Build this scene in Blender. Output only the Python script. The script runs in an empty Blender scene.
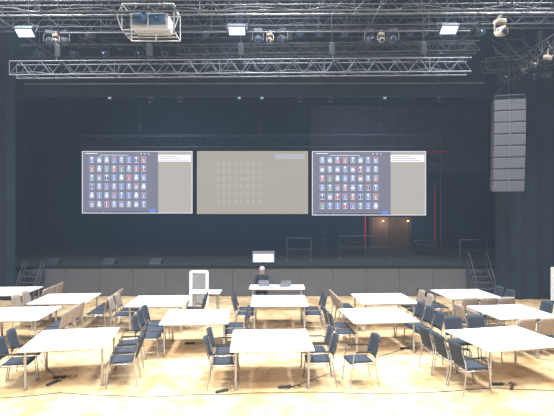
import bpy, bmesh, math, random
from mathutils import Vector, Matrix, Euler
random.seed(7)
F=460.0; H=3.25; CX=277.0; CY=208.0
C=bpy.context.scene.collection
def W(px,py,d): return Vector(((px-CX)/F*d, d, H-(py-CY)/F*d))
def WZ(px,py,z):
    d=F*(H-z)/(py-CY); return Vector(((px-CX)/F*d,d,z))
# ---------------- materials
def s2l(c): return tuple(((x/255)/12.92 if x/255<=0.04045 else ((x/255+0.055)/1.055)**2.4) for x in c)
MATS={}
def mat(name,rgb,rough=0.6,metal=0.0,var=0.12,scale=8.0,emit=0.0,emrgb=None,bump=0.0):
    if name in MATS: return MATS[name]
    m=bpy.data.materials.new(name); m.use_nodes=True; nt=m.node_tree; b=nt.nodes['Principled BSDF']
    c=s2l(rgb)
    if emit>0:
        b.inputs['Base Color'].default_value=(0.01,0.01,0.01,1); b.inputs['Roughness'].default_value=0.8
        b.inputs['Emission Color'].default_value=(*s2l(emrgb or rgb),1); b.inputs['Emission Strength'].default_value=emit
        MATS[name]=m; return m
    tc=nt.nodes.new('ShaderNodeTexCoord'); n=nt.nodes.new('ShaderNodeTexNoise'); n.inputs['Scale'].default_value=scale; n.inputs['Detail'].default_value=4
    nt.links.new(tc.outputs['Object'],n.inputs['Vector'])
    r=nt.nodes.new('ShaderNodeValToRGB'); r.color_ramp.elements[0].position=0.3; r.color_ramp.elements[1].position=0.7
    r.color_ramp.elements[0].color=(*[x*(1-var) for x in c],1); r.color_ramp.elements[1].color=(*[min(1,x*(1+var)) for x in c],1)
    nt.links.new(n.outputs['Fac'],r.inputs['Fac']); nt.links.new(r.outputs['Color'],b.inputs['Base Color'])
    b.inputs['Roughness'].default_value=rough; b.inputs['Metallic'].default_value=metal
    if bump>0:
        bp=nt.nodes.new('ShaderNodeBump'); bp.inputs['Strength'].default_value=bump; nt.links.new(n.outputs['Fac'],bp.inputs['Height']); nt.links.new(bp.outputs['Normal'],b.inputs['Normal'])
    MATS[name]=m; return m
M_white=mat('white_laminate',(250,252,255),0.3,0,0.01)
M_leg=mat('satin_steel',(176,178,186),0.3,0.6,0.05)
M_chrome=mat('chrome_tube',(176,180,188),0.25,0.65,0.05)
M_black=mat('charcoal_fabric',(42,50,62),0.85,0,0.2,60,bump=0.1)
M_taupe=mat('taupe_fabric',(148,134,122),0.85,0,0.15,60,bump=0.1)
M_plastic=mat('black_plastic',(26,27,31),0.45)
M_cable=mat('cable_rubber',(26,30,37),0.7)
M_alu=mat('aluminium_tube',(86,89,96),0.55,0.3,0.2,3)
M_alut=mat('dull_grey_tube',(72,76,84),0.55,0.3,0.2,3)
M_alud=mat('dark_steel_tube',(48,54,64),0.6,0.2,0.15)
M_rail=mat('rail_grey_tube',(80,84,92),0.5,0.3,0.1)
M_curtain=mat('black_velour',(22,36,50),0.95,0,0.2,3)
M_backw=mat('navy_wall_paint',(28,46,68),0.9,0,0.2,0.5)
M_sidew=mat('dark_side_wall',(40,54,72),0.9,0,0.2,0.7)
M_pros=mat('proscenium_paint',(28,40,56),0.9,0,0.2,0.7)
M_ceil=mat('dark_ceiling_paint',(64,76,94),0.9,0,0.2,0.7)
M_deck=mat('black_stage_deck',(13,16,20),0.95,0,0.25,2)
M_fascia=mat('grey_fascia_panel',(86,86,90),0.75,0,0.1,2)
M_seam=mat('fascia_seam',(66,66,70),0.8)
M_frame=mat('screen_frame_black',(20,20,24),0.5)
M_box=mat('speaker_paint_grey',(92,94,102),0.6,0,0.1,20)
M_grille=mat('speaker_grille',(82,85,93),0.7,0,0.3,90)
M_white2=mat('white_painted_metal',(236,238,240),0.4,0,0.03)
M_grey=mat('mid_grey_panel',(120,122,128),0.6)
M_dgrey=mat('dark_grey_panel',(58,61,68),0.6)
M_glass=mat('lens_glass',(40,60,86),0.1,0.3,0.1)
M_pglass=mat('projector_lens_glass',(60,110,170),0.08,0.2,0.1)
M_red=mat('red_pipe_paint',(205,34,40),0.5)
M_redd=mat('dull_red_pipe_paint',(160,34,38),0.6)
M_brown=mat('brown_door_paint',(84,66,58),0.7)
M_skin=mat('skin',(205,160,138),0.55,0,0.06)
M_shirt=mat('navy_shirt',(36,40,52),0.85,0,0.15,30)
M_trous=mat('dark_trousers',(28,30,36),0.85)
M_hair=mat('grey_hair',(190,186,182),0.8,0,0.2,60)
M_lamp=mat('lamp_led',(188,216,255),0.5,emit=2.6)
M_small=mat('small_lamp',(190,205,240),0.5,emit=0.6)
M_warm=mat('warm_lamp',(255,190,130),0.5,emit=3)
M_house=mat('beige_lamp_casing',(150,140,128),0.5,0.1)
M_proj=mat('projector_casing',(160,162,166),0.5)
# ---------------- mesh builder
class MB:
    def __init__(s): s.v=[];s.f=[];s.m=[];s.sm=[]
    def add(s,vs,fs,m=0,smooth=False):
        o=len(s.v); s.v+= [tuple(v) for v in vs]
        for f in fs: s.f.append([i+o for i in f]); s.m.append(m); s.sm.append(smooth)
    def box(s,c,size,m=0,rot=None,bev=0.0,seg=2):
        bm=bmesh.new(); bmesh.ops.create_cube(bm,size=1.0)
        for v in bm.verts: v.co=Vector((v.co.x*size[0],v.co.y*size[1],v.co.z*size[2]))
        if bev>0: bmesh.ops.bevel(bm,geom=bm.edges[:],offset=bev,segments=seg,profile=0.5,affect='EDGES')
        R=rot if rot is not None else Matrix.Identity(3)
        bm.verts.index_update()
        s.add([R@v.co+Vector(c) for v in bm.verts],[[v.index for v in f.verts] for f in bm.faces],m,False); bm.free(); return s
    def tube(s,path,r,seg=8,m=0,closed=False):
        P=[Vector(p) for p in path]; n=len(P); rr=r if isinstance(r,(list,tuple)) else [r]*n
        vs=[];up=None
        for i in range(n):
            if closed: t=P[(i+1)%n]-P[i-1]
            else: t=P[min(i+1,n-1)]-P[max(i-1,0)]
            t.normalize()
            if up is None:
                a=Vector((0,0,1)) if abs(t.z)<0.9 else Vector((1,0,0))
                up=(a-t*a.dot(t)).normalized()
            else:
                up=(up-t*up.dot(t)).normalized()
            b=t.cross(up)
            for k in range(seg):
                an=2*math.pi*k/seg; vs.append(P[i]+(up*math.cos(an)+b*math.sin(an))*rr[i])
        fs=[]
        rng=n if closed else n-1
        for i in range(rng):
            j=(i+1)%n
            for k in range(seg): fs.append([i*seg+k,i*seg+(k+1)%seg,j*seg+(k+1)%seg,j*seg+k])
        s.add(vs,fs,m,True)
        if not closed: s.add(vs[:seg],[list(range(seg))[::-1]],m); s.add(vs[-seg:],[list(range(seg))],m)
        return s
    def sphere(s,c,r,m=0,seg=16,rings=10,sc=(1,1,1),fn=None):
        vs=[];fs=[]
        for i in range(rings+1):
            th=math.pi*i/rings
            for k in range(seg):
                ph=2*math.pi*k/seg; p=Vector((math.sin(th)*math.cos(ph)*sc[0],math.sin(th)*math.sin(ph)*sc[1],math.cos(th)*sc[2]))*r
                if fn: p=fn(p)
                vs.append(p+Vector(c))
        for i in range(rings):
            for k in range(seg): fs.append([i*seg+k,(i+1)*seg+k,(i+1)*seg+(k+1)%seg,i*seg+(k+1)%seg])
        s.add(vs,fs,m,True); return s
    def mesh(s,name,mats):
        me=bpy.data.meshes.new(name); me.from_pydata(s.v,[],s.f)
        for m in (mats if isinstance(mats,(list,tuple)) else [mats]): me.materials.append(m)
        me.polygons.foreach_set('material_index',s.m); me.polygons.foreach_set('use_smooth',s.sm); me.update(); return me
def obj(name,data,parent=None,loc=(0,0,0),rot=(0,0,0),label=None,cat=None,group=None,kind=None):
    o=bpy.data.objects.new(name,data); C.objects.link(o); o.location=loc; o.rotation_euler=rot
    if parent: o.parent=parent
    if label:o['label']=label
    if cat:o['category']=cat
    if group:o['group']=group
    if kind:o['kind']=kind
    return o
def empty(name,loc,rot=(0,0,0),**k):
    o=obj(name,None,None,loc,rot,**k); o.empty_display_size=0.1; return o
def dup(src,loc,rotz,label=None,group=None,sc=1.0):
    n=src.copy(); C.objects.link(n); n.location=loc; n.rotation_euler=(0,0,rotz); n.scale=(sc,sc,sc)
    if label:n['label']=label
    if group:n['group']=group
    def rec(a,b):
        for ch in list(a.children):
            c=ch.copy(); C.objects.link(c); c.parent=b; rec(ch,c)
    rec(src,n); return n
# ---------------- structure
def slab(name,c,size,m):
    b=MB(); b.box((0,0,0),size); return obj(name,b.mesh(name,m),loc=c,kind='structure')
XL,XR,YB,YF,ZC=-13,13,-5,24.2,11.5
fm=bpy.data.materials.new('tan_event_floor'); fm.use_nodes=True; nt=fm.node_tree; b=nt.nodes['Principled BSDF']
tc=nt.nodes.new('ShaderNodeTexCoord')
n1=nt.nodes.new('ShaderNodeTexNoise'); n1.inputs['Scale'].default_value=1.2; n1.inputs['Detail'].default_value=5; n1.inputs['Roughness'].default_value=0.6
n3=nt.nodes.new('ShaderNodeTexNoise'); n3.inputs['Scale'].default_value=4; n3.inputs['Detail'].default_value=5
nt.links.new(tc.outputs['Object'],n1.inputs['Vector']); nt.links.new(tc.outputs['Object'],n3.inputs['Vector'])
mx=nt.nodes.new('ShaderNodeMixRGB'); mx.inputs['Fac'].default_value=0.35; nt.links.new(n1.outputs['Fac'],mx.inputs[1]); nt.links.new(n3.outputs['Fac'],mx.inputs[2])
cr=nt.nodes.new('ShaderNodeValToRGB'); cr.color_ramp.elements[0].position=0.40; cr.color_ramp.elements[1].position=0.58
cr.color_ramp.elements[0].color=(*s2l((192,152,104)),1); cr.color_ramp.elements[1].color=(*s2l((222,194,150)),1)
nt.links.new(mx.outputs[0],cr.inputs['Fac']); nt.links.new(cr.outputs['Color'],b.inputs['Base Color'])
rr=nt.nodes.new('ShaderNodeMapRange'); rr.inputs['To Min'].default_value=0.14; rr.inputs['To Max'].default_value=0.42; nt.links.new(n1.outputs['Fac'],rr.inputs['Value']); nt.links.new(rr.outputs[0],b.inputs['Roughness'])
slab('floor',(0,(YB+YF)/2,-0.05),(XR-XL,YF-YB,0.1),fm)
slab('ceiling',(0,(YB+YF)/2,ZC+0.05),(XR-XL,YF-YB,0.1),M_ceil)
slab('wall_left',(XL-0.05,(YB+YF)/2,ZC/2),(0.1,YF-YB,ZC),M_sidew)
slab('wall_right',(XR+0.05,(YB+YF)/2,ZC/2),(0.1,YF-YB,ZC),M_sidew)
slab('wall_back',(0,YF+0.05,ZC/2),(XR-XL,0.1,ZC),M_backw)
slab('wall_front',(0,YB-0.05,ZC/2),(XR-XL,0.1,ZC),M_sidew)
slab('wall_proscenium',(0,17.3,(7.45+ZC)/2),(XR-XL,0.15,ZC-7.45),M_pros)
b=MB()
for i in range(6):
    for j in range(3): b.box((1.75+i*1.55,0,5.35+j*1.2),(1.53,0.05,1.18),bev=0.01)
mp=mat('acoustic_panel_grey',(74,70,84),0.9,0,0.2,1)
obj('trim_1',b.mesh('trim_1',mp),loc=(0.8,YF-0.04,0.3),kind='structure')
# stage
SD=16.95; SZ=1.13
st=empty('stage',(0,SD,0),label='black raised stage with grey panelled front',cat='stage')
b=MB(); b.box((0,3.6,SZ-0.04),(25.9,7.2,0.08),bev=0.01); b.box((0,0.0,SZ-0.04),(25.9,0.06,0.08)); obj('stage_deck',b.mesh('stage_deck',M_deck),st)
b=MB(); b.box((0,0,0),(1.222,0.05,SZ-0.10),bev=0.005); pm=b.mesh('fascia_panel',M_fascia)
for i in range(14):
    obj('fascia_panel',pm,st,(-8.4+i*1.23,0.03,(SZ-0.08)/2))
b=MB(); b.box((0,0.1,0.5),(25.9,0.05,0.98)); obj('stage_skirt',b.mesh('stage_skirt',M_seam),st)
def curtain(x0,x1,y,z0,z1,name,label):
    vs=[];n=int((x1-x0)*26)
    for i in range(n+1):
        x=x0+(x1-x0)*i/n; ph=x*2*math.pi/0.55
        for z,a in((z0,1.0),((z0+z1)/2,.8),(z1,.55)): vs.append((x+0.03*math.sin(ph*.37)*a,y+0.04*a*math.sin(ph)+0.02*math.sin(ph*.31+z),z))
    fs=[]
    for i in range(n):
        for k in range(2): fs.append([i*3+k,(i+1)*3+k,(i+1)*3+k+1,i*3+k+1])
    b=MB(); b.add(vs,fs,0,True); return obj(name,b.mesh(name,M_curtain),label=label,cat='curtain')
curtain(-12.95,-9.2,16.2,0.01,11.4,'stage_curtain','tall black pleated masking curtain beside the stage steps')
curtain(7.75,12.95,16.35,0.01,11.4,'stage_curtain','tall black pleated masking curtain behind hanging speaker column')
# ---------------- truss
def truss(p0,p1,h,w,step,m,label,cables=3,r=0.025,top=ZC):
    p0=Vector(p0);p1=Vector(p1); L=(p1-p0).length; d=(p1-p0).normalized()
    ang=math.atan2(d.y,d.x); mid=(p0+p1)/2
    e=empty('lighting_truss',mid,(0,-math.asin(d.z),ang),label=label,cat='truss')
    for y in(-w/2,w/2):
        for z in(-h/2,h/2):
            b=MB(); b.tube([(-L/2,y,z),(L/2,y,z)],r,8); obj('chord',b.mesh('chord',m),e)
    b=MB(); n=max(2,int(L/step)); 
    for i in range(n):
        x0=-L/2+L*i/n; x1=x0+L/n; xm=(x0+x1)/2; q=r*0.42
        for y in(-w/2,w/2):
            b.tube([(x0,y,-h/2),(xm,y,h/2)],q,5); b.tube([(xm,y,h/2),(x1,y,-h/2)],q,5)
        if i%2==0:
            z=-h/2; b.tube([(x0,-w/2,z),(x1,w/2,z)],q,5)
        if i%5==0: 
            for y in(-w/2,w/2): b.tube([(x0,y,-h/2),(x0,y,h/2)],q*1.3,5)
    obj('bracing',b.mesh('bracing',m),e)
    b=MB(); pts=[]
    k=int(L/.25)
    for i in range(k+1): pts.append((-L/2+L*i/k,-w/4+.03*math.sin(i*1.7),-h/2+.05+.04*math.sin(i*.9)))
    b.tube(pts,.028,6); obj('cable_bundle',b.mesh('cable_bundle',M_cable),e)
    for k in range(cables):
        x=-L/2+L*(k+0.5)/cables; wp=mid+d*x
        b=MB(); b.tube([(x,0,h/2),(x,0,top-wp.z)],0.012,6); b.box((x,0,h/2+0.3),(0.16,0.14,0.36),bev=0.03)
        b.tube([(x,-w/2,h/2),(x,0,h/2+0.2),(x,w/2,h/2)],0.012,5)
        obj('chain_hoist',b.mesh('chain_hoist',M_cable),e)
    return e
truss(W(13,70,12.3),W(469,66.5,12.3),0.36,0.34,0.55,M_alu,'long silver box truss hung across the hall',5,0.018)
truss(W(-20,9,9.6),W(574,6,9.6),0.22,0.22,0.45,M_alu,'silver truss close under the ceiling carrying a projector',5,0.015)
truss(W(-10,24,13.6),W(560,20,13.6),0.34,0.34,0.7,M_alut,'grey truss with lamps high across the hall',6,0.02)
truss(W(178,51,14.5),W(478,47,14.5),0.3,0.3,0.5,M_alut,'grey lighting truss with rows of spotlights',4,0.02)
truss(W(80,142,20.15),W(440,141,20.15),0.5,0.4,0.6,M_alud,'dim dark truss above the projection screens',3,0.024)
truss((8.05,11.4,8.0),(8.05,15.0,8.0),0.36,0.36,0.45,M_alu,'grey side truss above the hanging speaker column',2,0.022)
truss((8.8,12.1,9.3),(12.0,12.5,8.9),0.3,0.3,0.5,M_alut,'grey truss over the side of the hall',2,0.02)
truss(W(484,66,15.45),W(580,58,15.45),0.4,0.36,0.45,M_alut,'grey short truss beside the speaker column',2,0.024)
def pipe(p0,p1,r,m,label,hang=True):
    p0=Vector(p0);p1=Vector(p1);b=MB(); b.tube([p0,p1],r,8)
    if hang:
        for t in(.1,.37,.63,.9):
            p=p0.lerp(p1,t); b.tube([p,(p.x,p.y,ZC)],0.008,5)
    obj('lighting_pipe',b.mesh('lighting_pipe',m),label=label,cat='pipe')
pipe(W(-10,27,15.3),W(480,27,15.3),0.035,M_alut,'grey horizontal rigging pipe under the ceiling')
pipe(W(100,38,15.8),W(480,36,15.8),0.035,M_alut,'grey horizontal rigging pipe under the ceiling')
pipe(W(24,84,15.6),W(484,83,15.6),0.024,M_alu,'grey rigging pipe in front of the stage opening')
pipe(W(0,92,18.5),W(500,92,18.5),0.03,M_alud,'dark rigging pipe inside the stage house')
pipe(W(60,33,12.9),W(470,31,12.9),0.022,M_alu,'grey rigging pipe near the ceiling')
pipe(W(20,45,15.0),W(474,43,15.0),0.04,M_alut,'thick grey rigging pipe behind the lighting truss')
pipe(W(24,57,16.0),W(470,56,16.0),0.035,M_alut,'grey rigging pipe behind the long truss')
pipe(W(-20,16,11.0),W(574,13,11.0),0.026,M_alu,'silver rigging pipe near the ceiling')
for x in(-7.5,-4.2,-.8,2.6,5.6):
    pipe((x,11.0,8.35),(x,16.6,8.35),0.03,M_alut,'grey rigging pipe running toward the stage',True)
# ---------------- lamps
def make_moving(m_body):
    e=empty('stage_spotlight',(0,0,-50),label='x',cat='stage light')
    b=MB(); b.box((0,0,-0.14),(0.3,0.24,0.12),bev=0.02); b.tube([(-.06,0,-.08),(-.06,0,0.05)],0.015,6); b.tube([(.06,0,-.08),(.06,0,0.05)],0.015,6); b.tube([(0,-.04,0.03),(0,.04,0.03)],0.035,8)
    obj('base',b.mesh('base',m_body),e)
    b=MB(); b.tube([(-.17,0,-.2),(-.19,0,-.26),(-.19,0,-.46)],0.025,6); b.tube([(.17,0,-.2),(.19,0,-.26),(.19,0,-.46)],0.025,6); b.tube([(-.19,0,-.2),(.19,0,-.2)],0.03,6)
    obj('yoke',b.mesh('yoke',m_body),e)
    b=MB(); b.tube([(0,.16,-.38),(0,.1,-.41),(0,-.12,-.47),(0,-.2,-.49)],[.07,.13,.15,.12],14)
    obj('lamp_head',b.mesh('lamp_head',m_body),e)
    b=MB(); b.sphere((0,-.195,-.488),.1,0,12,6,(1,.25,1)); obj('lens',b.mesh('lens',M_glass),e)
    return e
def make_par(m_body,ml):
    e=empty('par_lamp',(0,0,-50),label='x',cat='stage light')
    b=MB(); b.tube([(0,.18,-.26),(0,.14,-.27),(0,-.15,-.35)],[.05,.1,.11],12); obj('lamp_can',b.mesh('lamp_can',m_body),e)
    b=MB(); b.tube([(-.12,0,-.3),(-.12,0,-.06),(0,0,-.03),(.12,0,-.06),(.12,0,-.3)],0.012,6); b.tube([(0,0,-.04),(0,0,.05)],.02,6); obj('bracket',b.mesh('bracket',m_body),e)
    b=MB(); b.sphere((0,-.15,-.35),.1,0,12,6,(1,.3,1)); obj('lens',b.mesh('lens',ml),e)
    return e
M_case=mat('lamp_casing_dark',(70,74,84),0.5)
mvd=make_moving(M_case); mvl=make_moving(M_house); par=make_par(M_case,M_glass); parl=make_par(M_house,M_glass); pars=make_par(M_alud,M_small)
def hang(src,px,py,d,rz,label,grp,sc=1.0): return dup(src,W(px,py,d),rz,label,grp,sc)
G1='stage lights hung from the overhead trusses'
for px,py,d,rz in((50,29,13.5,0.4),(66,29,13.5,-.5),(190,52,14.5,.2),(207,52,14.5,-.3),(258,27,13.5,0.1),(283,27,13.5,-.6),(369,27,13.5,.5),(393,27,13.5,-.3)):
    hang(mvd,px,py,d,rz,'dark moving-head spotlight hanging from a truss',G1,.85)
hang(mvl,500,17,11.0,.3,'beige moving-head spotlight hanging near the ceiling',G1,.8)
for px in(56,270,381): hang(mvl,px,33-.004*px,12.9,random.uniform(-.5,.5),'beige moving-head spotlight hanging near the ceiling',G1,.55)
for px in (228,245,262,280,295,312,335,352,370,395,412,430,448,462): hang(par,px,51+3.5-4*(px-178)/300,14.5,random.uniform(-.5,.5),'small dark can spotlight clamped to truss',G1)
for px in (120,150,240,310,330,405,425,470): hang(par,px,37.5-.002*px,15.8,random.uniform(-.5,.5),'small dark can spotlight clamped to pipe',G1)
for px in (40,75,105,140,165,225,320,440): hang(par,px,45,15.0,random.uniform(-.5,.5),'small dark can spotlight clamped to pipe',G1)
for px in (90,130,170,205,300,320,345,410,425,440,480): hang(par,px,26.5-.007*px,13.6,random.uniform(-.9,.9),'small dark can spotlight clamped to truss',G1,.9)
for px in (505,518,533,547): hang(par,px,66-.083*(px-484)+4,15.45,random.uniform(-.9,.9),'small dark can spotlight clamped to truss',G1,1.1)
for yy in (12.0,12.7,13.4,14.1,14.7): dup(parl,(7.9,yy,7.87),random.uniform(-1,1),'pale can spotlight under the side truss',G1,.75)
for px in (110,240,262,385): hang(pars,px,92,18.5,random.uniform(-.3,.3),'small dimly lit can spotlight inside the stage house',G1,.7)
for px in (150,180,300,330,440): hang(par,px,92,18.5,random.uniform(-.5,.5),'small dark can spotlight inside the stage house',G1)
# LED floods
def flood(px,py,d,en):
    P=W(px,py,d); t=math.radians(-34)
    e=empty('floodlight',P,(t,0,0),label='bright white rectangular floodlight hanging from rigging',cat='floodlight',group='white floodlights over the hall')
    b=MB(); b.box((0,0,0.05),(.46,.28,.09),bev=.02); obj('lamp_housing',b.mesh('lamp_housing',M_alud),e)
    b=MB(); b.box((0,0,-.003),(.40,.22,.015)); obj('led_panel',b.mesh('led_panel',M_lamp),e)
    up=Matrix.Rotation(-t,3,'X')@Vector((0,0,ZC-P.z))
    b=MB(); b.tube([(-.25,0,.05),(-.25,.0,.3),(.25,.0,.3),(.25,0,.05)],.012,6); b.tube([(0,0,.3),Vector((0,0,.3))+up],.012,6); obj('bracket',b.mesh('bracket',M_alud),e)
    l=bpy.data.lights.new('floodlight_beam','AREA'); l.shape='RECTANGLE'; l.size=.40; l.size_y=.22; l.energy=en; l.color=(.85,.93,1)
    obj('light_source',l,e,(0,0,-.03))
for px,py in((25,33),(237,31),(449,30)): flood(px,py,11.6,110)
# projector in cage
PP=W(152,23,9.9)
e=empty('caged_projector',PP,label='projector in a silver tube cage hung under a truss',cat='projector')
b=MB(); X,Y,Z=.54,.32,.27
for z in(-Z,Z):
    b.tube([(-X,-Y,z),(X,-Y,z),(X,Y,z),(-X,Y,z)],.016,6,closed=True)
for x in(-X,0,X):
    for y in(-Y,Y): b.tube([(x,y,-Z),(x,y,Z)],.012,6)
for x in(-.3,.3): b.tube([(x,-.15,Z),(x,-.2,Z+.08)],.012,6)
for y in (-.1,.1): b.tube([(-X,y,-Z),(X,y,-Z)],.015,6)
b.tube([(-X,-Y,-Z),(-X-.1,-Y,0),(-X,-Y,Z)],.012,6); b.tube([(X,-Y,-Z),(X+.1,-Y,0),(X,-Y,Z)],.012,6)
obj('cage',b.mesh('cage',M_proj),e)
b=MB(); b.box((0,0,-.03),(.8,.5,.32),bev=.04); obj('projector_body',b.mesh('projector_body',M_proj),e)
b=MB(); b.box((0,-.255,-.02),(.68,.02,.22),bev=.005); obj('front_plate',b.mesh('front_plate',mat('projector_blue_front',(70,96,130),.4)),e)
b=MB(); b.tube([(-.08,-.24,0),(-.08,-.36,0)],[.09,.08],16); b.tube([(.16,-.24,.0),(.16,-.28,.0)],.05,12); obj('lens_barrel',b.mesh('lens_barrel',M_dgrey),e)
b=MB(); b.sphere((-.08,-.36,0),.065,0,14,8,(1,.3,1)); obj('lens',b.mesh('lens',M_pglass),e)
b=MB(); b.sphere((.16,-.28,.0),.035,0,12,6,(1,.3,1)); obj('lens',b.mesh('lens',M_pglass),e)
# house lights, plus blue fill added over the stage
def house(x,y,en,size=1.6,col=(.94,.97,1),z=ZC):
    e=empty('house_light',(x,y,z-.02),label='square ceiling light out of view',cat='ceiling light',group='house lights in the ceiling')
    b=MB(); b.box((0,0,-.08),(size+.1,size+.1,.16),bev=.02); obj('lamp_housing',b.mesh('lamp_housing',M_alud),e)
    l=bpy.data.lights.new('house_lamp','AREA'); l.shape='SQUARE'; l.size=size; l.energy=en; l.color=col; l.spread=math.radians(125)
    obj('light_source',l,e,(0,0,-.2))
for x in(-6.5,0,6.5):
    for y,en in((1.2,500),(5.6,680),(10.6,860)): house(x,y,en)
for x in(-5,4): house(x,19.0,270,1.0,(.62,.8,1))  # unseen blue fill lamps, added to lift the stage blacks towards navy
# ---------------- line array
e=empty('line_array_speaker',W(510,99,14.6),(0,0,math.radians(-14)),label='column of eight grey loudspeaker cabinets hung from a truss',cat='loudspeaker')
sc=F/14.6; tot=(192-99)/sc; hh=tot/8; y=0;z=0
cb=MB(); cb.box((0,.22,-hh/2),(.94,.44,hh*.97),bev=.02)
cm=cb.mesh('speaker_cabinet',M_box)
gb=MB(); gb.box((-.24,-.012,-hh/2),(.42,.03,hh*.84),bev=.01); gb.box((.24,-.012,-hh/2),(.42,.03,hh*.84),bev=.01); gm=gb.mesh('grille',M_grille)
for i in range(8):
    a=math.radians(-1.1*i); 
    c=obj('speaker_cabinet',cm,e,(0,y,z),(-a,0,0)); obj('grille',gm,c)
    y+=math.sin(-a)*hh*1.0; z-=math.cos(a)*hh
b=MB(); b.tube([(-.42,0,0),(-.42,0,.12),(.42,0,.12),(.42,0,0)],.03,6); b.tube([(-.42,.42,0),(-.42,.42,.12),(.42,.42,.12),(.42,.42,0)],.03,6); b.tube([(-.42,.0,.12),(-.42,.42,.12)],.03,6); b.tube([(.42,.0,.12),(.42,.42,.12)],.03,6)
b.tube([(0,.2,.12),(0,.2,1.15)],.015,6); b.tube([(-.4,.2,.12),(0,.2,.7),(.4,.2,.12)],.01,6); obj('flying_frame',b.mesh('flying_frame',M_alud),e)
cl=[(492,45,540,40,30),(505,40,552,60,22),(520,25,553,70,35),(483,60,520,75,18),(495,50,530,88,20),(100,40,180,36,10),(400,44,470,50,14),(290,44,360,44,10)]
for i in range(14):
    x0=random.uniform(484,530); x1=x0+random.uniform(12,50); cl.append((x0,random.uniform(30,70),x1,random.uniform(35,88),random.uniform(4,18)))
for i in range(12):
    x0=random.uniform(40,420); cl.append((x0,random.uniform(30,48),x0+random.uniform(20,70),random.uniform(30,48),random.uniform(3,12)))
for k,(x0,y0,x1,y1,sag) in enumerate(cl):
    dd=13.9+random.uniform(-.3,1.2); A=W(x0,y0,dd);B=W(x1,y1,dd+.2); pts=[]
    for i in range(13):
        t=i/12; p=A.lerp(B,t); p.z-=sag/34*4*t*(1-t)*.6; pts.append(p)
    b=MB(); b.tube(pts,.02,6); obj('signal_cable',b.mesh('signal_cable',M_cable),label='black cable looping between the overhead trusses',cat='cable',group='cables over the hall')
# ---------------- screens
SY=20.0
def em(n,c,s=1.0): return mat(n,c,emit=s)
icons=[em('icon_a',(236,241,255),1.1),em('icon_b',(110,146,230)),em('icon_c',(240,130,76)),em('icon_d',(86,184,136)),em('icon_e',(222,66,66)),em('icon_f',(60,70,134)),em('icon_g',(176,198,244))]
m_app=em('screen_app_grey',(126,126,144)); m_side=em('screen_side_beige',(184,179,172)); m_dim=em('screen_centre_beige',(173,166,154))
m_dimi=em('screen_faint_icon',(182,176,165)); m_txt=em('screen_text_white',(248,248,255),1.15); m_txt2=em('screen_text_blue',(180,186,196)); m_task=em('screen_taskbar',(88,92,118)); m_bor=em('screen_border_glow',(228,232,246),1.1); m_tline=em('screen_line',(130,134,150)); m_tile=em('screen_tile',(156,166,200))
def rect(b,x0,y0,x1,y1,yy,m): b.add([(x0,yy,y0),(x1,yy,y0),(x1,yy,y1),(x0,yy,y1)],[[0,1,2,3]],m)
def disc(b,cx,cz,r,yy,m,n=12,sz=1): b.add([(cx+r*math.cos(2*math.pi*i/n),yy,cz+r*sz*math.sin(2*math.pi*i/n)) for i in range(n)],[list(range(n))],m)
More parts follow.
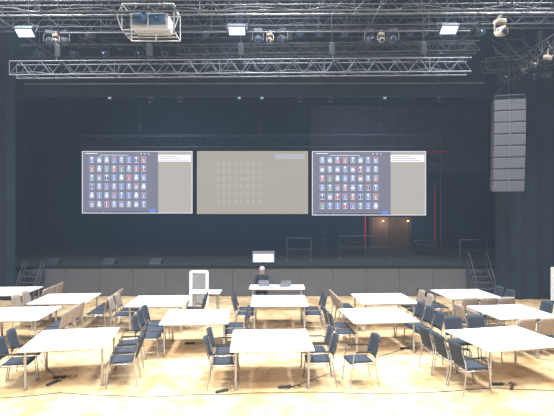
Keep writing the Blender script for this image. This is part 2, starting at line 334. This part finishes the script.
def screen(px0,px1,py0,py1,kind,label):
    a=W(px0,py1,SY);c=W(px1,py0,SY); w=c.x-a.x;h=c.z-a.z
    e=empty('projection_screen',(a.x,SY,a.z),label=label,cat='projection screen',group='row of three projection screens')
    b=MB(); 
    for (cx,cz,sx,sz) in((w/2,-.03,w+.14,.07),(w/2,h+.03,w+.14,.07),(-.035,h/2,.07,h),(w+.035,h/2,.07,h)): b.box((cx,.03,cz),(sx,.08,sz),bev=.01)
    for x in(.5,w-.5): b.tube([(x,.03,h),(x,.03,h+.18)],.012,6)
    obj('frame',b.mesh('frame',M_frame),e)
    b=MB(); rect(b,0,0,w,h,0.0,0)
    g=.035
    if kind!='dim':
        sx=w*.69
        rect(b,g,g,sx,h-g,-.004,1); rect(b,sx,g,w-g,h-g,-.004,2)
        rect(b,g,g,sx,h*.035,-.006,3)
        for k in range(12): disc(b,.15+k*.13,h*.02,.02,-.008,5+k%6,8)
        rect(b,w*.03,h*.955,w*.14,h*.965,-.006,4); rect(b,w*.16,h*.93,w*.42,h*.937,-.006,4)
        for k in range(4): disc(b,w*(.5+k*.035),h*.955,.028,-.007,[7,4,4,5][k],8)
        rect(b,w*.69,h*.83,w*.985,h*.94,-.007,4)
        for k in range(3): rect(b,w*.70,h*(.85+.03*k),w*(.96-.05*k),h*(.858+.03*k),-.009,12)
        rect(b,w*.61,h*.02,w*.67,h*.07,-.007,6)
        for r in range(6):
            for q in range(8):
                cx=w*(.09+q*.067); cz=h*(.865-r*.142)
                body=random.choice([5,6,6,7,8,9,10,5,11])
                rect(b,cx-w*.024,cz-.10,cx+w*.024,cz+.13,-.0075,13)
                disc(b,cx,cz+.065,w*.010,-.010,[5,7,5,11][(q*3+r)%4],10)
                b.add([(cx-w*.017,-.011,cz-.09),(cx+w*.017,-.011,cz-.09),(cx+w*.012,-.011,cz+.025),(cx-w*.012,-.011,cz+.025)],[[0,1,2,3]],body)
                b.add([(cx-w*.004,-.012,cz-.09),(cx+w*.004,-.012,cz-.09),(cx+w*.003,-.012,cz+.025),(cx-w*.003,-.012,cz+.025)],[[0,1,2,3]],5)
                rect(b,cx-w*.019,cz-.14,cx+w*.019,cz-.12,-.010,4)
        mats=[m_bor,m_app,m_side,m_task,m_txt]+icons+[m_tline,m_tile]
    else:
        rect(b,g*.6,g*.6,w-g*.6,h-g*.6,-.004,1)
        rect(b,w*.70,h*.87,w*.97,h*.95,-.006,3)
        for k in range(2): rect(b,w*.71,h*(.885+.03*k),w*.96,h*(.895+.03*k),-.008,2)
        for r in range(6):
            for q in range(8):
                cx=w*(.19+q*.053); cz=h*(.80-r*.12)
                disc(b,cx,cz+.01,w*.016,-.006,2,10,1.1); rect(b,cx-w*.014,cz-.12,cx+w*.014,cz-.10,-.006,2)
        mats=[m_side,m_dim,m_dimi,m_txt2]
    obj('display_surface',b.mesh('display_surface',mats),e)
screen(82,192.5,151,213.5,'app','lit projection screen with a grid of small figure icons')
screen(197,308,151,214,'dim','beige projection screen showing a very faint icon grid')
screen(312,426,151,215.5,'app','lit projection screen with icon grid beside the pipes')
# ---------------- tables
TW,TD,TH=1.5,1.4,0.74
def table_meshes(w,d):
    b=MB(); b.box((0,0,TH-.015),(w,d,.03),bev=.006); top=b.mesh('tabletop',M_white)
    b=MB(); 
    for y in(-d/2+.13,d/2-.13): b.box((0,y,TH-.055),(w-.24,.025,.045))
    for x in(-w/2+.13,w/2-.13): b.box((x,0,TH-.055),(.025,d-.24,.045))
    fr=b.mesh('apron_frame',M_leg)
    b=MB(); b.tube([(0,0,TH-.03),(0,0,.02)],.022,10); b.tube([(0,0,.02),(0,0,0)],.027,10); lg=b.mesh('leg',M_leg)
    return top,fr,lg
cache={}
def table(loc,rz,w=TW,d=TD,label='white rectangular conference table on thin steel legs',cat='table',group='white conference tables in the hall'):
    if (w,d) not in cache: cache[(w,d)]=table_meshes(w,d)
    t,f,l=cache[(w,d)]
    e=empty('conference_table',(loc.x,loc.y,0),(0,0,rz),label=label,cat=cat,group=group)
    obj('tabletop',t,e); obj('apron_frame',f,e)
    for x in(-w/2+.1,w/2-.1):
        for y in(-d/2+.1,d/2-.1): obj('leg',l,e,(x,y,0))
    return e
# ---------------- chair (faces +Y)
def make_chair(mt,label,arms):
    e=empty('conference_chair',(0,0,-50),label=label,cat='chair')
    def seatmesh():
        b=MB(); nx,ny=8,8; vs=[]
        for s,zoff in((1,.025),(-1,-.02)):
            for j in range(ny+1):
                for i in range(nx+1):
                    u=i/nx*2-1;v=j/ny*2-1
                    k=1-.08*max(0,abs(u)-.6)*abs(v); x=u*.225*(1-.06*(1-v)*.5)*k; y=v*.22+.02
                    z=.45+zoff*(1-(max(abs(u),abs(v)))**6*.6)-.012*(1-u*u)-.02*max(0,v-.5)
                    vs.append((x,y,z))
        n=(nx+1)*(ny+1); fs=[]
        for j in range(ny):
            for i in range(nx):
                a=j*(nx+1)+i; fs.append([a,a+1,a+nx+2,a+nx+1]); fs.append([n+a,n+a+nx+1,n+a+nx+2,n+a+1])
        bd=[i for i in range(nx+1)]+[(j)*(nx+1)+nx for j in range(1,ny+1)]+[ny*(nx+1)+i for i in range(nx-1,-1,-1)]+[j*(nx+1) for j in range(ny-1,0,-1)]
        for q in range(len(bd)):
            a=bd[q];c=bd[(q+1)%len(bd)]; fs.append([a,n+a,n+c,c])
        b.add(vs,fs,0,True); return b.mesh('seat',M_black)
    obj('seat',seatmesh(),e)
    b=MB(); nx,nz=8,6; vs=[]
    for s in(1,-1):
        for j in range(nz+1):
            for i in range(nx+1):
                u=i/nx*2-1;t=j/nz
                wd=.225*(1-.12*max(0,t-.6)/.4*1.0)*(1-.10*max(0,.25-t)/.25)
                yy=-.235-.09*t-.045*(1-u*u)+s*.016*(1-.5*abs(u)**6)
                vs.append((u*wd,yy,.51+.38*t-.012*(u*u)*(1 if t>.9 else 0)))
    n=(nx+1)*(nz+1);fs=[]
    for j in range(nz):
        for i in range(nx):
            a=j*(nx+1)+i; fs.append([a,a+nx+1,a+nx+2,a+1]); fs.append([n+a,n+a+1,n+a+nx+2,n+a+nx+1])
    bd=[i for i in range(nx+1)]+[(j)*(nx+1)+nx for j in range(1,nz+1)]+[nz*(nx+1)+i for i in range(nx-1,-1,-1)]+[j*(nx+1) for j in range(nz-1,0,-1)]
    for q in range(len(bd)):
        a=bd[q];c=bd[(q+1)%len(bd)]; fs.append([a,c,n+c,n+a])
    b.add(vs,fs,0,True); obj('backrest',b.mesh('backrest',mt),e)
    for sx in(-1,1):
        b=MB(); b.tube([(sx*.235,.245,0),(sx*.232,.205,.40),(sx*.23,.17,.425)] if not arms else [(sx*.24,.245,0),(sx*.238,.20,.42),(sx*.238,.17,.60),(sx*.238,.12,.635)],.0115,8); b.tube([(sx*.235,.245,0),(sx*.235,.245,.012)],.016,8); obj('leg',b.mesh('leg',M_chrome),e)
        b=MB(); b.tube([(sx*.235,-.30,0),(sx*.225,-.235,.42),(sx*.218,-.25,.56),(sx*.205,-.31,.80)],.0115,8); b.tube([(sx*.235,-.30,0),(sx*.235,-.299,.012)],.016,8); obj('leg',b.mesh('leg',M_chrome),e)
        if arms:
            b=MB(); b.box((sx*.238,-.03,.645),(.04,.34,.024),bev=.008); b.tube([(sx*.238,-.19,.64),(sx*.218,-.262,.63)],.012,6); obj('armrest',b.mesh('armrest',M_plastic),e)
    b=MB(); b.tube([(-.228,.19,.415),(-.222,-.235,.415),(.222,-.235,.415),(.228,.19,.415)],.011,8,closed=True); obj('seat_frame',b.mesh('seat_frame',M_chrome),e)
    return e
ch_a=make_chair(M_black,'x',True); ch_b=make_chair(M_black,'x',False); ch_t=make_chair(M_taupe,'x',False)
GC='conference chairs around the tables'
LB={'a':'charcoal conference armchair with chrome legs ','b':'charcoal conference chair with chrome legs ','t':'taupe-backed conference chair with steel legs '}
def chair(x,y,facing,var='b',where='beside a white table'):
    dup({'a':ch_a,'b':ch_b,'t':ch_t}[var],(x,y,0),facing-math.pi/2,LB[var]+where,GC)
def side(T,rz,s,vs,off,var='b',w=TW,d=TD):
    for k in vs:
        if s=='L': lx,ly,fa=-w/2-off,k,0
        elif s=='R': lx,ly,fa=w/2+off,k,math.pi
        elif s=='N': lx,ly,fa=k,-d/2-off,math.pi/2
        else: lx,ly,fa=k,d/2+off,-math.pi/2
        c,sn=math.cos(rz),math.sin(rz)
        chair(T.x+c*lx-sn*ly,T.y+sn*lx+c*ly,fa+rz+random.uniform(-.03,.03),var)
R=math.radians
T3=(-.52,.0,.52); T2=(-.3,.27)
specs=[((73,338),10,1.5,[('L',(-.32,.25),.12,'a'),('R',T3,.24,'a')]),
((271,339),3,1.5,[('L',(-.33,.24),.12,'a'),('R',(-.30,.27),.12,'a')]),
((504,337),12,1.7,[('L',T3,.24,'a'),('F',(-.35,.2),.15,'b')]),
((197,316),4,1.5,[('L',T3,.24,'b'),('R',T2,.12,'b')]),
((377,314.5),6,1.5,[('L',T2,.12,'b'),('R',T3,.24,'b')]),
((18,313),5,1.5,[('R',T3,.24,'t'),('L',(.3,),.12,'t')]),
((511,311),8,1.5,[('N',T3,.28,'t'),('L',T2,.15,'t'),('R',T2,.12,'b')]),
((160,300.3),3,1.5,[('L',T2,.15,'t'),('R',T2,.15,'b')]),
((279,300),1,1.5,[('L',T2,.15,'b'),('R',T2,.15,'b')]),
((383,298),4,1.5,[('L',T3,.28,'t'),('R',T2,.15,'t')]),
((66,298),4,1.5,[('R',T3,.28,'t'),('L',T2,.15,'t')]),
((465,293.5),5,1.5,[('N',T3,.28,'t'),('R',T2,.15,'b'),('L',T2,.2,'b')]),
((8,290.5),4,1.5,[('R',T3,.28,'t')]),
]
for (px,py),rz,tw,chs in specs:
    T=WZ(px,py,TH); table(T,R(rz),tw)
    for s,vs,off,var in chs: side(T,R(rz),s,vs,off,var,tw)
P=WZ(359,383,0); chair(P.x,P.y,math.pi+.15,'a','standing apart from the table')
T=WZ(206,291.3,TH); table(T,0,.9,.6,'small white side table near the stage',group=None)
PT=WZ(277,286.5,TH); table(PT,0,1.75,.75,'white presenter table in front of the stage',group=None)
def laptop(loc,rz):
    e=empty('laptop',loc,(0,0,rz),label='open dark laptop on the presenter table',cat='laptop')
    b=MB(); b.box((0,0,.01),(.34,.24,.018),bev=.004); obj('keyboard_base',b.mesh('keyboard_base',M_plastic),e)
    b=MB(); b.box((0,.16,.11),(.34,.012,.22),rot=Matrix.Rotation(R(-20),3,'X'),bev=.004); obj('display_lid',b.mesh('display_lid',M_grey),e)
laptop((PT.x-.42,PT.y+.12,TH),math.pi)
laptop((PT.x+.25,PT.y+.05,TH),math.pi+.2)
# ---------------- person
def skin(chains):
    out=MB()
    for pts,edges,rad in chains:
        me=bpy.data.meshes.new('t'); me.from_pydata(pts,edges,[]); o=bpy.data.objects.new('t',me); C.objects.link(o)
        o.modifiers.new('s','SKIN')
        bpy.context.view_layer.update()
        if len(me.skin_vertices)==0:
            bpy.context.view_layer.objects.active=o; bpy.ops.mesh.customdata_skin_add()
        sv=me.skin_vertices[0].data
        for i,r in enumerate(rad): sv[i].radius=(r if isinstance(r,tuple) else (r,r)); sv[i].use_root=(i==0)
        su=o.modifiers.new('u','SUBSURF'); su.levels=2; su.render_levels=2
        dg=bpy.context.evaluated_depsgraph_get(); em_=bpy.data.meshes.new_from_object(o.evaluated_get(dg))
        out.add([v.co.copy() for v in em_.vertices],[list(p.vertices) for p in em_.polygons],0,True)
        bpy.data.objects.remove(o); 
    return out
pts=[(0,0,.52),(0,-.01,.68),(0,.0,.84),(0,.0,.96),(0,-.01,1.04),(0,-.03,1.10),(0,-.035,1.17),(0,-.03,1.22),
 (.17,0,.97),(.22,-.10,.76),(.12,-.34,.78),(.09,-.40,.775),
 (-.17,0,.97),(-.22,-.10,.76),(-.10,-.33,.78),(-.07,-.39,.775),
 (.10,-.02,.50),(.12,-.42,.50),(.12,-.42,.10),(.12,-.54,.04),
 (-.10,-.02,.50),(-.12,-.42,.50),(-.12,-.42,.10),(-.12,-.54,.04)]
ed=[(0,1),(1,2),(2,3),(3,4),(4,5),(5,6),(6,7),(3,8),(8,9),(9,10),(10,11),(3,12),(12,13),(13,14),(14,15),(0,16),(16,17),(17,18),(18,19),(0,20),(20,21),(21,22),(22,23)]
rad=[(.15,.12),(.15,.12),(.16,.12),(.13,.10),(.055,.055),(.075,.08),(.085,.10),(.07,.085),
 .065,.05,.032,(.03,.02),.065,.05,.032,(.03,.02),.09,.065,.045,.035,.09,.065,.045,.035]
chains=[(pts,ed,rad)]
for hx in(.09,-.07):
    sgn=1 if hx>0 else -1
    for k,(dx,L) in enumerate(((-.026,.07),(-.009,.08),(.009,.075),(.026,.06))):
        x=hx+dx
        chains.append(([(x,-.40,.775),(x,-.44,.785),(x,-.44-L*.5,.772),(x,-.44-L*.75,.756)],[(0,1),(1,2),(2,3)],[.009,.009,.008,.007]))
    chains.append(([(hx-sgn*.02,-.39,.775),(hx-sgn*.045,-.42,.775),(hx-sgn*.052,-.455,.765)],[(0,1),(1,2)],[.011,.010,.009]))
chains.append(([(0,-.12,1.165),(0,-.145,1.145)],[(0,1)],[.012,.015]))
for sx in(-1,1): chains.append(([(sx*.083,-.03,1.175),(sx*.092,-.025,1.15)],[(0,1)],[.014,.010]))
B=skin(chains)
me=B.mesh('person',[M_skin,M_shirt,M_trous,M_plastic])
for p in me.polygons:
    c=p.center
    if c.z<.10: p.material_index=3
    elif c.z<.60: p.material_index=2
    elif c.z>1.035: p.material_index=0
    elif c.y<-.36: p.material_index=0
    else: p.material_index=1
pe=obj('person',me,loc=((262-CX)/F*15.35,15.42,0.0),label='seated person in dark shirt with grey hair using a laptop',cat='person')
b=MB(); b.sphere((0,-.015,1.205),.098,0,18,10,(.98,1.08,.92),lambda p: Vector((p.x,p.y,max(p.z,-.02-(.06 if p.y>.02 else 0))))); 
obj('hair',b.mesh('hair',M_hair),pe,(0,.018,.005))
b=MB()
for sx in(-1,1):
    b.tube([(sx*.035+.026*math.cos(a*math.pi/5),-.135,1.178+.02*math.sin(a*math.pi/5)) for a in range(10)],.003,5,closed=True); b.tube([(sx*.062,-.135,1.182),(sx*.09,-.03,1.18)],.003,5)
b.tube([(-.01,-.137,1.18),(.01,-.137,1.18)],.003,5); obj('eyeglasses',b.mesh('eyeglasses',M_plastic),pe)
for sx in(-1,1):
    b=MB(); b.sphere((sx*.035,-.118,1.178),.011,0,10,6); obj('eye',b.mesh('eye',M_plastic),pe)
b=MB(); b.box((0,-.128,1.112),(.045,.008,.008),bev=.003); obj('mouth',b.mesh('mouth',M_red),pe)
chair(pe.location.x,pe.location.y+.02,-math.pi/2,'b','under the seated presenter')
# ---------------- white lectern
e=empty('lectern',((199-CX)/F*15.4,15.4,0),label='white framed lectern with grey panel before the stage',cat='lectern')
b=MB()
arc=[(-.27,0,0.03),(-.27,0,1.06)]+[(-.27+.05-.05*math.cos(a*math.pi/10),0,1.06+.05*math.sin(a*math.pi/10)) for a in range(1,6)]+[(.27-.05+.05*math.sin(a*math.pi/10),0,1.06+.05*math.cos(a*math.pi/10)) for a in range(0,5)]+[(.27,0,1.06),(.27,0,.03)]
b.tube(arc,.06,8)
b.box((-.27,0,.02),(.12,.4,.04),bev=.01); b.box((.27,0,.02),(.12,.4,.04),bev=.01); obj('frame',b.mesh('frame',M_white2),e)
b=MB(); b.box((0,.0,.56),(.46,.05,1.0),bev=.008); obj('front_panel',b.mesh('front_panel',mat('lectern_grey_panel',(140,143,150),.6)),e)
e=empty('white_panel_stand',((556-CX)/F*15.7,15.7,0),label='narrow white upright board on a foot beside black curtain',cat='display stand')
b=MB(); b.box((0,0,.66),(.36,.04,1.16),bev=.015); obj('board',b.mesh('board',M_white2),e)
b=MB(); b.box((0,0,.02),(.4,.34,.04),bev=.01); b.tube([(0,0,.03),(0,0,.12)],.03,8); obj('foot',b.mesh('foot',M_dgrey),e)
e=empty('confidence_monitor',((263.5-CX)/F*17.3,17.3,SZ),label='lit white monitor on a stand at the stage edge',cat='monitor')
b=MB(); b.box((0,0,.28),(.84,.05,.44),bev=.012); obj('casing',b.mesh('casing',M_grey),e)
b=MB(); b.box((0,-.028,.24),(.76,.006,.30)); obj('display_panel',b.mesh('display_panel',em('monitor_white',(242,246,250),1.3)),e)
b=MB(); b.box((0,-.028,.43),(.76,.006,.07)); obj('display_header',b.mesh('display_header',em('monitor_header',(140,145,155))),e)
b=MB(); b.box((0,0,.012),(.5,.3,.024),bev=.005); b.box((0,0,.05),(.1,.05,.08)); obj('stand',b.mesh('stand',M_plastic),e)
# ---------------- stairs
def stairs(x,w,label,rh):
    e=empty('stage_stairs',(x,SD-.08,0),label=label,cat='stairs'); n=5
    for i in range(n):
        z=SZ*(n-i)/(n+1)+.02; b=MB(); b.box((0,-.12-.18*i,z),(w,.19,.04),bev=.006); obj('tread',b.mesh('tread',M_dgrey),e)
    for sx in(-1,1):
        b=MB(); b.tube([(sx*w/2,0,SZ-.18),(sx*w/2,-.18*n,.05)],.025,6); 
        for i in(0,2,4): b.tube([(sx*w/2,-.12-.18*i,0),(sx*w/2,-.12-.18*i,SZ*(n-i)/(n+1))],.015,6)
        obj('stringer',b.mesh('stringer',M_alud),e)
        b=MB(); b.tube([(sx*w/2,-.02,SZ-.2),(sx*w/2,-.02,SZ+rh),(sx*w/2,-.2,SZ+rh-.05),(sx*w/2,-.8,rh+.2),(sx*w/2,-.8,.12)],.011,8); b.tube([(sx*w/2,-.02,SZ+rh*.45),(sx*w/2,-.8,rh*.45+.1)],.008,6); obj('handrail',b.mesh('handrail',M_rail),e)
stairs(7.3,.65,'grey stage steps with tube handrails beside the curtain',.5); stairs(-8.85,.65,'grey stage steps with tube handrails beside the curtain',.2)
# ---------------- stage items
M_spk=mat('speaker_black',(26,28,33),.6); M_gr2=mat('black_grille',(34,36,42),.7,0,.3,90)
def wedge(px,w=.45):
    P=W(px,0,17.5); e=empty('stage_monitor',(P.x,17.5,SZ),label='small black wedge speaker on the stage edge',cat='loudspeaker',group='wedge speakers along the stage edge')
    b=MB(); h=.2; b.add([(-w/2,-.2,0),(w/2,-.2,0),(w/2,.2,0),(-w/2,.2,0),(-w/2,-.16,.07),(w/2,-.16,.07),(w/2,.12,h),(-w/2,.12,h)],[[0,1,5,4],[4,5,6,7],[6,5,1,2],[7,3,0,4],[7,6,2,3],[0,3,2,1]]); obj('cabinet',b.mesh('cabinet',M_spk),e)
    b=MB(); b.box((0,-.025,.140),(w*.9,.27,.012),rot=Matrix.Rotation(math.atan2(.13,.28),3,'X')); obj('grille',b.mesh('grille',M_gr2),e)
for px in(54,110,156): wedge(px)
def railing(px0,px1,ytop,d,label):
    a=W(px0,ytop,d);c=W(px1,ytop,d); b=MB(); h=a.z-SZ; w=c.x-a.x
    b.tube([(0,0,0),(0,0,h),(w,0,h),(w,0,0)],.018,8); b.tube([(0,0,h/2),(w,0,h/2)],.012,6)
    n=max(1,int(w/.9))
    for i in range(1,n): b.tube([(w*i/n,0,0),(w*i/n,0,h)],.012,6)
    b.box((0,0,.01),(.12,.3,.02)); b.box((w,0,.01),(.12,.3,.02))
    obj('stage_railing',b.mesh('stage_railing',M_rail),loc=(a.x,d,SZ),label=label,cat='railing')
railing(287,311,238,18.6,'thin tube railing standing on the stage')
railing(340,392,236,19.4,'thin tube railing standing on the stage')
railing(460,487,240,18.0,'thin tube railing near the stage curtain')
a=W(321,230,20.5); b=MB(); h=a.z-SZ
for x in(-.17,.17): b.tube([(x,0,0),(x,0,h)],.018,8)
for i in range(6): b.tube([(-.17,0,.2+i*.27),(.17,0,.2+i*.27)],.012,6)
b.tube([(-.17,0,h*.9),(-.17,.5,0)],.012,6); b.tube([(.17,0,h*.9),(.17,.5,0)],.012,6)
obj('step_ladder',b.mesh('step_ladder',M_rail),loc=(a.x,20.5,SZ),label='dark metal step ladder standing on the stage',cat='ladder')
def case(px,d,w,h):
    P=W(px,0,d); e=empty('flight_case',(P.x,d,SZ),label='black flight case with metal edges on the stage',cat='flight case',group='flight cases on the stage')
    b=MB(); b.box((0,0,h/2+.1),(w,.6,h),bev=.01); obj('case_body',b.mesh('case_body',mat('case_black',(30,34,42),.6)),e)
    b=MB()
    for x in(-w/2,w/2):
        b.box((x,-.3,h/2+.1),(.02,.02,h+.02))
    for z in(.1,h*.65+.1,h+.1): b.box((0,-.302,z),(w,.012,.016))
    obj('edge_trim',b.mesh('edge_trim',M_rail),e)
    for x in(-w/2+.1,w/2-.1):
        for y in(-.2,.2):
            b=MB(); b.tube([(x-.02,y,.05),(x+.02,y,.05)],.05,10); obj('caster',b.mesh('caster',M_plastic),e)
case(424,21.6,.8,.5); case(352,21.8,1.1,.4)
P=W(390,0,24.1)
b=MB(); b.box((-.5,0,1.25),(.96,.06,2.5),bev=.01); b.box((.5,0,1.25),(.96,.06,2.5),bev=.01); b.box((0,0,2.57),(2.1,.1,.1)); b.box((-1.05,0,1.3),(.08,.1,2.6)); b.box((1.05,0,1.3),(.08,.1,2.6)); b.box((-.1,-.06,1.0),(.04,.05,.14)); b.box((.1,-.06,1.0),(.04,.05,.14))
obj('door_1',b.mesh('door_1',M_brown),loc=(P.x,24.12,SZ),kind='structure')
for px,py,en in((383,221,24),(408,221,8)):
    p=W(px,py,24.0); e=empty('wall_lamp',p,label='small warm bulkhead lamp on the stage rear wall',cat='wall lamp',group='warm lamps on the rear wall')
    b=MB(); b.box((0,.1,0),(.16,.12,.12),bev=.02); obj('lamp_base',b.mesh('lamp_base',M_plastic),e)
    b=MB(); b.sphere((0,0,0),.055,0,12,8,(1.2,.6,.8)); obj('lamp_shade',b.mesh('lamp_shade',M_warm),e)
    l=bpy.data.lights.new('wall_lamp_glow','POINT'); l.energy=en; l.color=(1,.72,.5); l.shadow_soft_size=.08; obj('light_source',l,e,(0,-.4,-.05))
def vpipe(pts,r,m,label):
    b=MB(); b.tube(pts,r,8); obj('wall_pipe',b.mesh('wall_pipe',m),label=label,cat='pipe')
vpipe([W(365,214,23.8),(W(365,0,23.8).x,23.8,SZ)],.055,M_red,'red vertical pipe on the stage rear wall')
vpipe([W(435,186,23.8),(W(435,0,23.8).x,23.8,SZ)],.05,M_redd,'dull red vertical pipe on the stage rear wall')
vpipe([W(395,152,23.8),W(449,152,23.8)],.05,M_red,'red horizontal pipe on the stage rear wall')
vpipe([W(441,120,23.7),(W(441,0,23.7).x,23.7,SZ)],.04,M_rail,'grey vertical conduit on the stage rear wall')
vpipe([W(430,163,23.6),W(446,163,23.6),W(446,184,23.6),W(430,184,23.6)],.03,M_rail,'bent grey duct on the stage rear wall')
# ---------------- power strips + cables
def strip(px,py,rz):
    P=WZ(px,py,0); e=empty('power_strip',(P.x,P.y,0),(0,0,rz),label='black power strip with cable lying under a table',cat='power strip',group='power strips on the floor')
    b=MB(); b.box((0,0,.02),(.24,.055,.04),bev=.008); obj('strip_body',b.mesh('strip_body',M_dgrey),e)
    b=MB()
    for i in range(4): b.tube([(-.09+i*.055,0,.035),(-.09+i*.055,0,.043)],.018,10)
    obj('socket',b.mesh('socket',M_plastic),e)
    b=MB(); pts=[(.12+.015*i+.05*math.sin(i*.9),.07*math.sin(i*.7+rz),.006) for i in range(14)]; b.tube(pts,.004,6); obj('cable',b.mesh('cable',M_plastic),e)
for a in((60,378,.3),(52,384,1.2),(222,392,.5),(285,388,.2),(497,385,.1),(512,388,1.0),(300,352,.3),(405,349,.1),(190,344,.2)): strip(*a)
def fcable(pts,label):
    P=[WZ(x,y,.006) for x,y in pts]; Q=[]
    for i in range(len(P)-1):
        for k in range(6): Q.append(P[i].lerp(P[i+1],k/6)+Vector((0,.015*math.sin((i*6+k)*1.3),0)))
    Q.append(P[-1]); b=MB(); b.tube(Q,.007,6); obj('floor_cable',b.mesh('floor_cable',M_dgrey),label=label,cat='cable',group='thin cables running over the floor')
fcable([(-20,400),(60,393),(140,397),(222,394),(300,392),(400,394),(497,388),(575,392)],'thin dark cable across the floor between tables')
fcable([(60,382),(40,360),(20,335)],'thin dark cable on the floor beneath a table')
fcable([(285,390),(350,365),(405,349),(470,338)],'thin dark cable across the floor between tables')
def rm(o):
    for c in list(o.children): rm(c)
    bpy.data.objects.remove(o)
for s in(ch_a,ch_b,ch_t,mvd,mvl,par,parl,pars): rm(s)
# ---------------- world (thin stage haze), camera
w=bpy.data.worlds.new('World'); bpy.context.scene.world=w; w.use_nodes=True; w.node_tree.nodes['Background'].inputs[0].default_value=(.5,.6,.8,1); w.node_tree.nodes['Background'].inputs[1].default_value=.05
vs_=w.node_tree.nodes.new('ShaderNodeVolumeScatter'); vs_.inputs['Color'].default_value=(.62,.80,1,1); vs_.inputs['Density'].default_value=0.0022
w.node_tree.links.new(vs_.outputs[0],w.node_tree.nodes['World Output'].inputs['Volume'])
cam=bpy.data.cameras.new('camera'); co=bpy.data.objects.new('camera',cam); C.objects.link(co); co.location=(0,0,H); co.rotation_euler=(math.pi/2,0,0)
cam.sensor_width=36; cam.lens=F/554*36; cam.clip_end=100; bpy.context.scene.camera=co
try:
    bpy.context.scene.view_settings.view_transform='Standard'
except Exception as ex: print(ex)
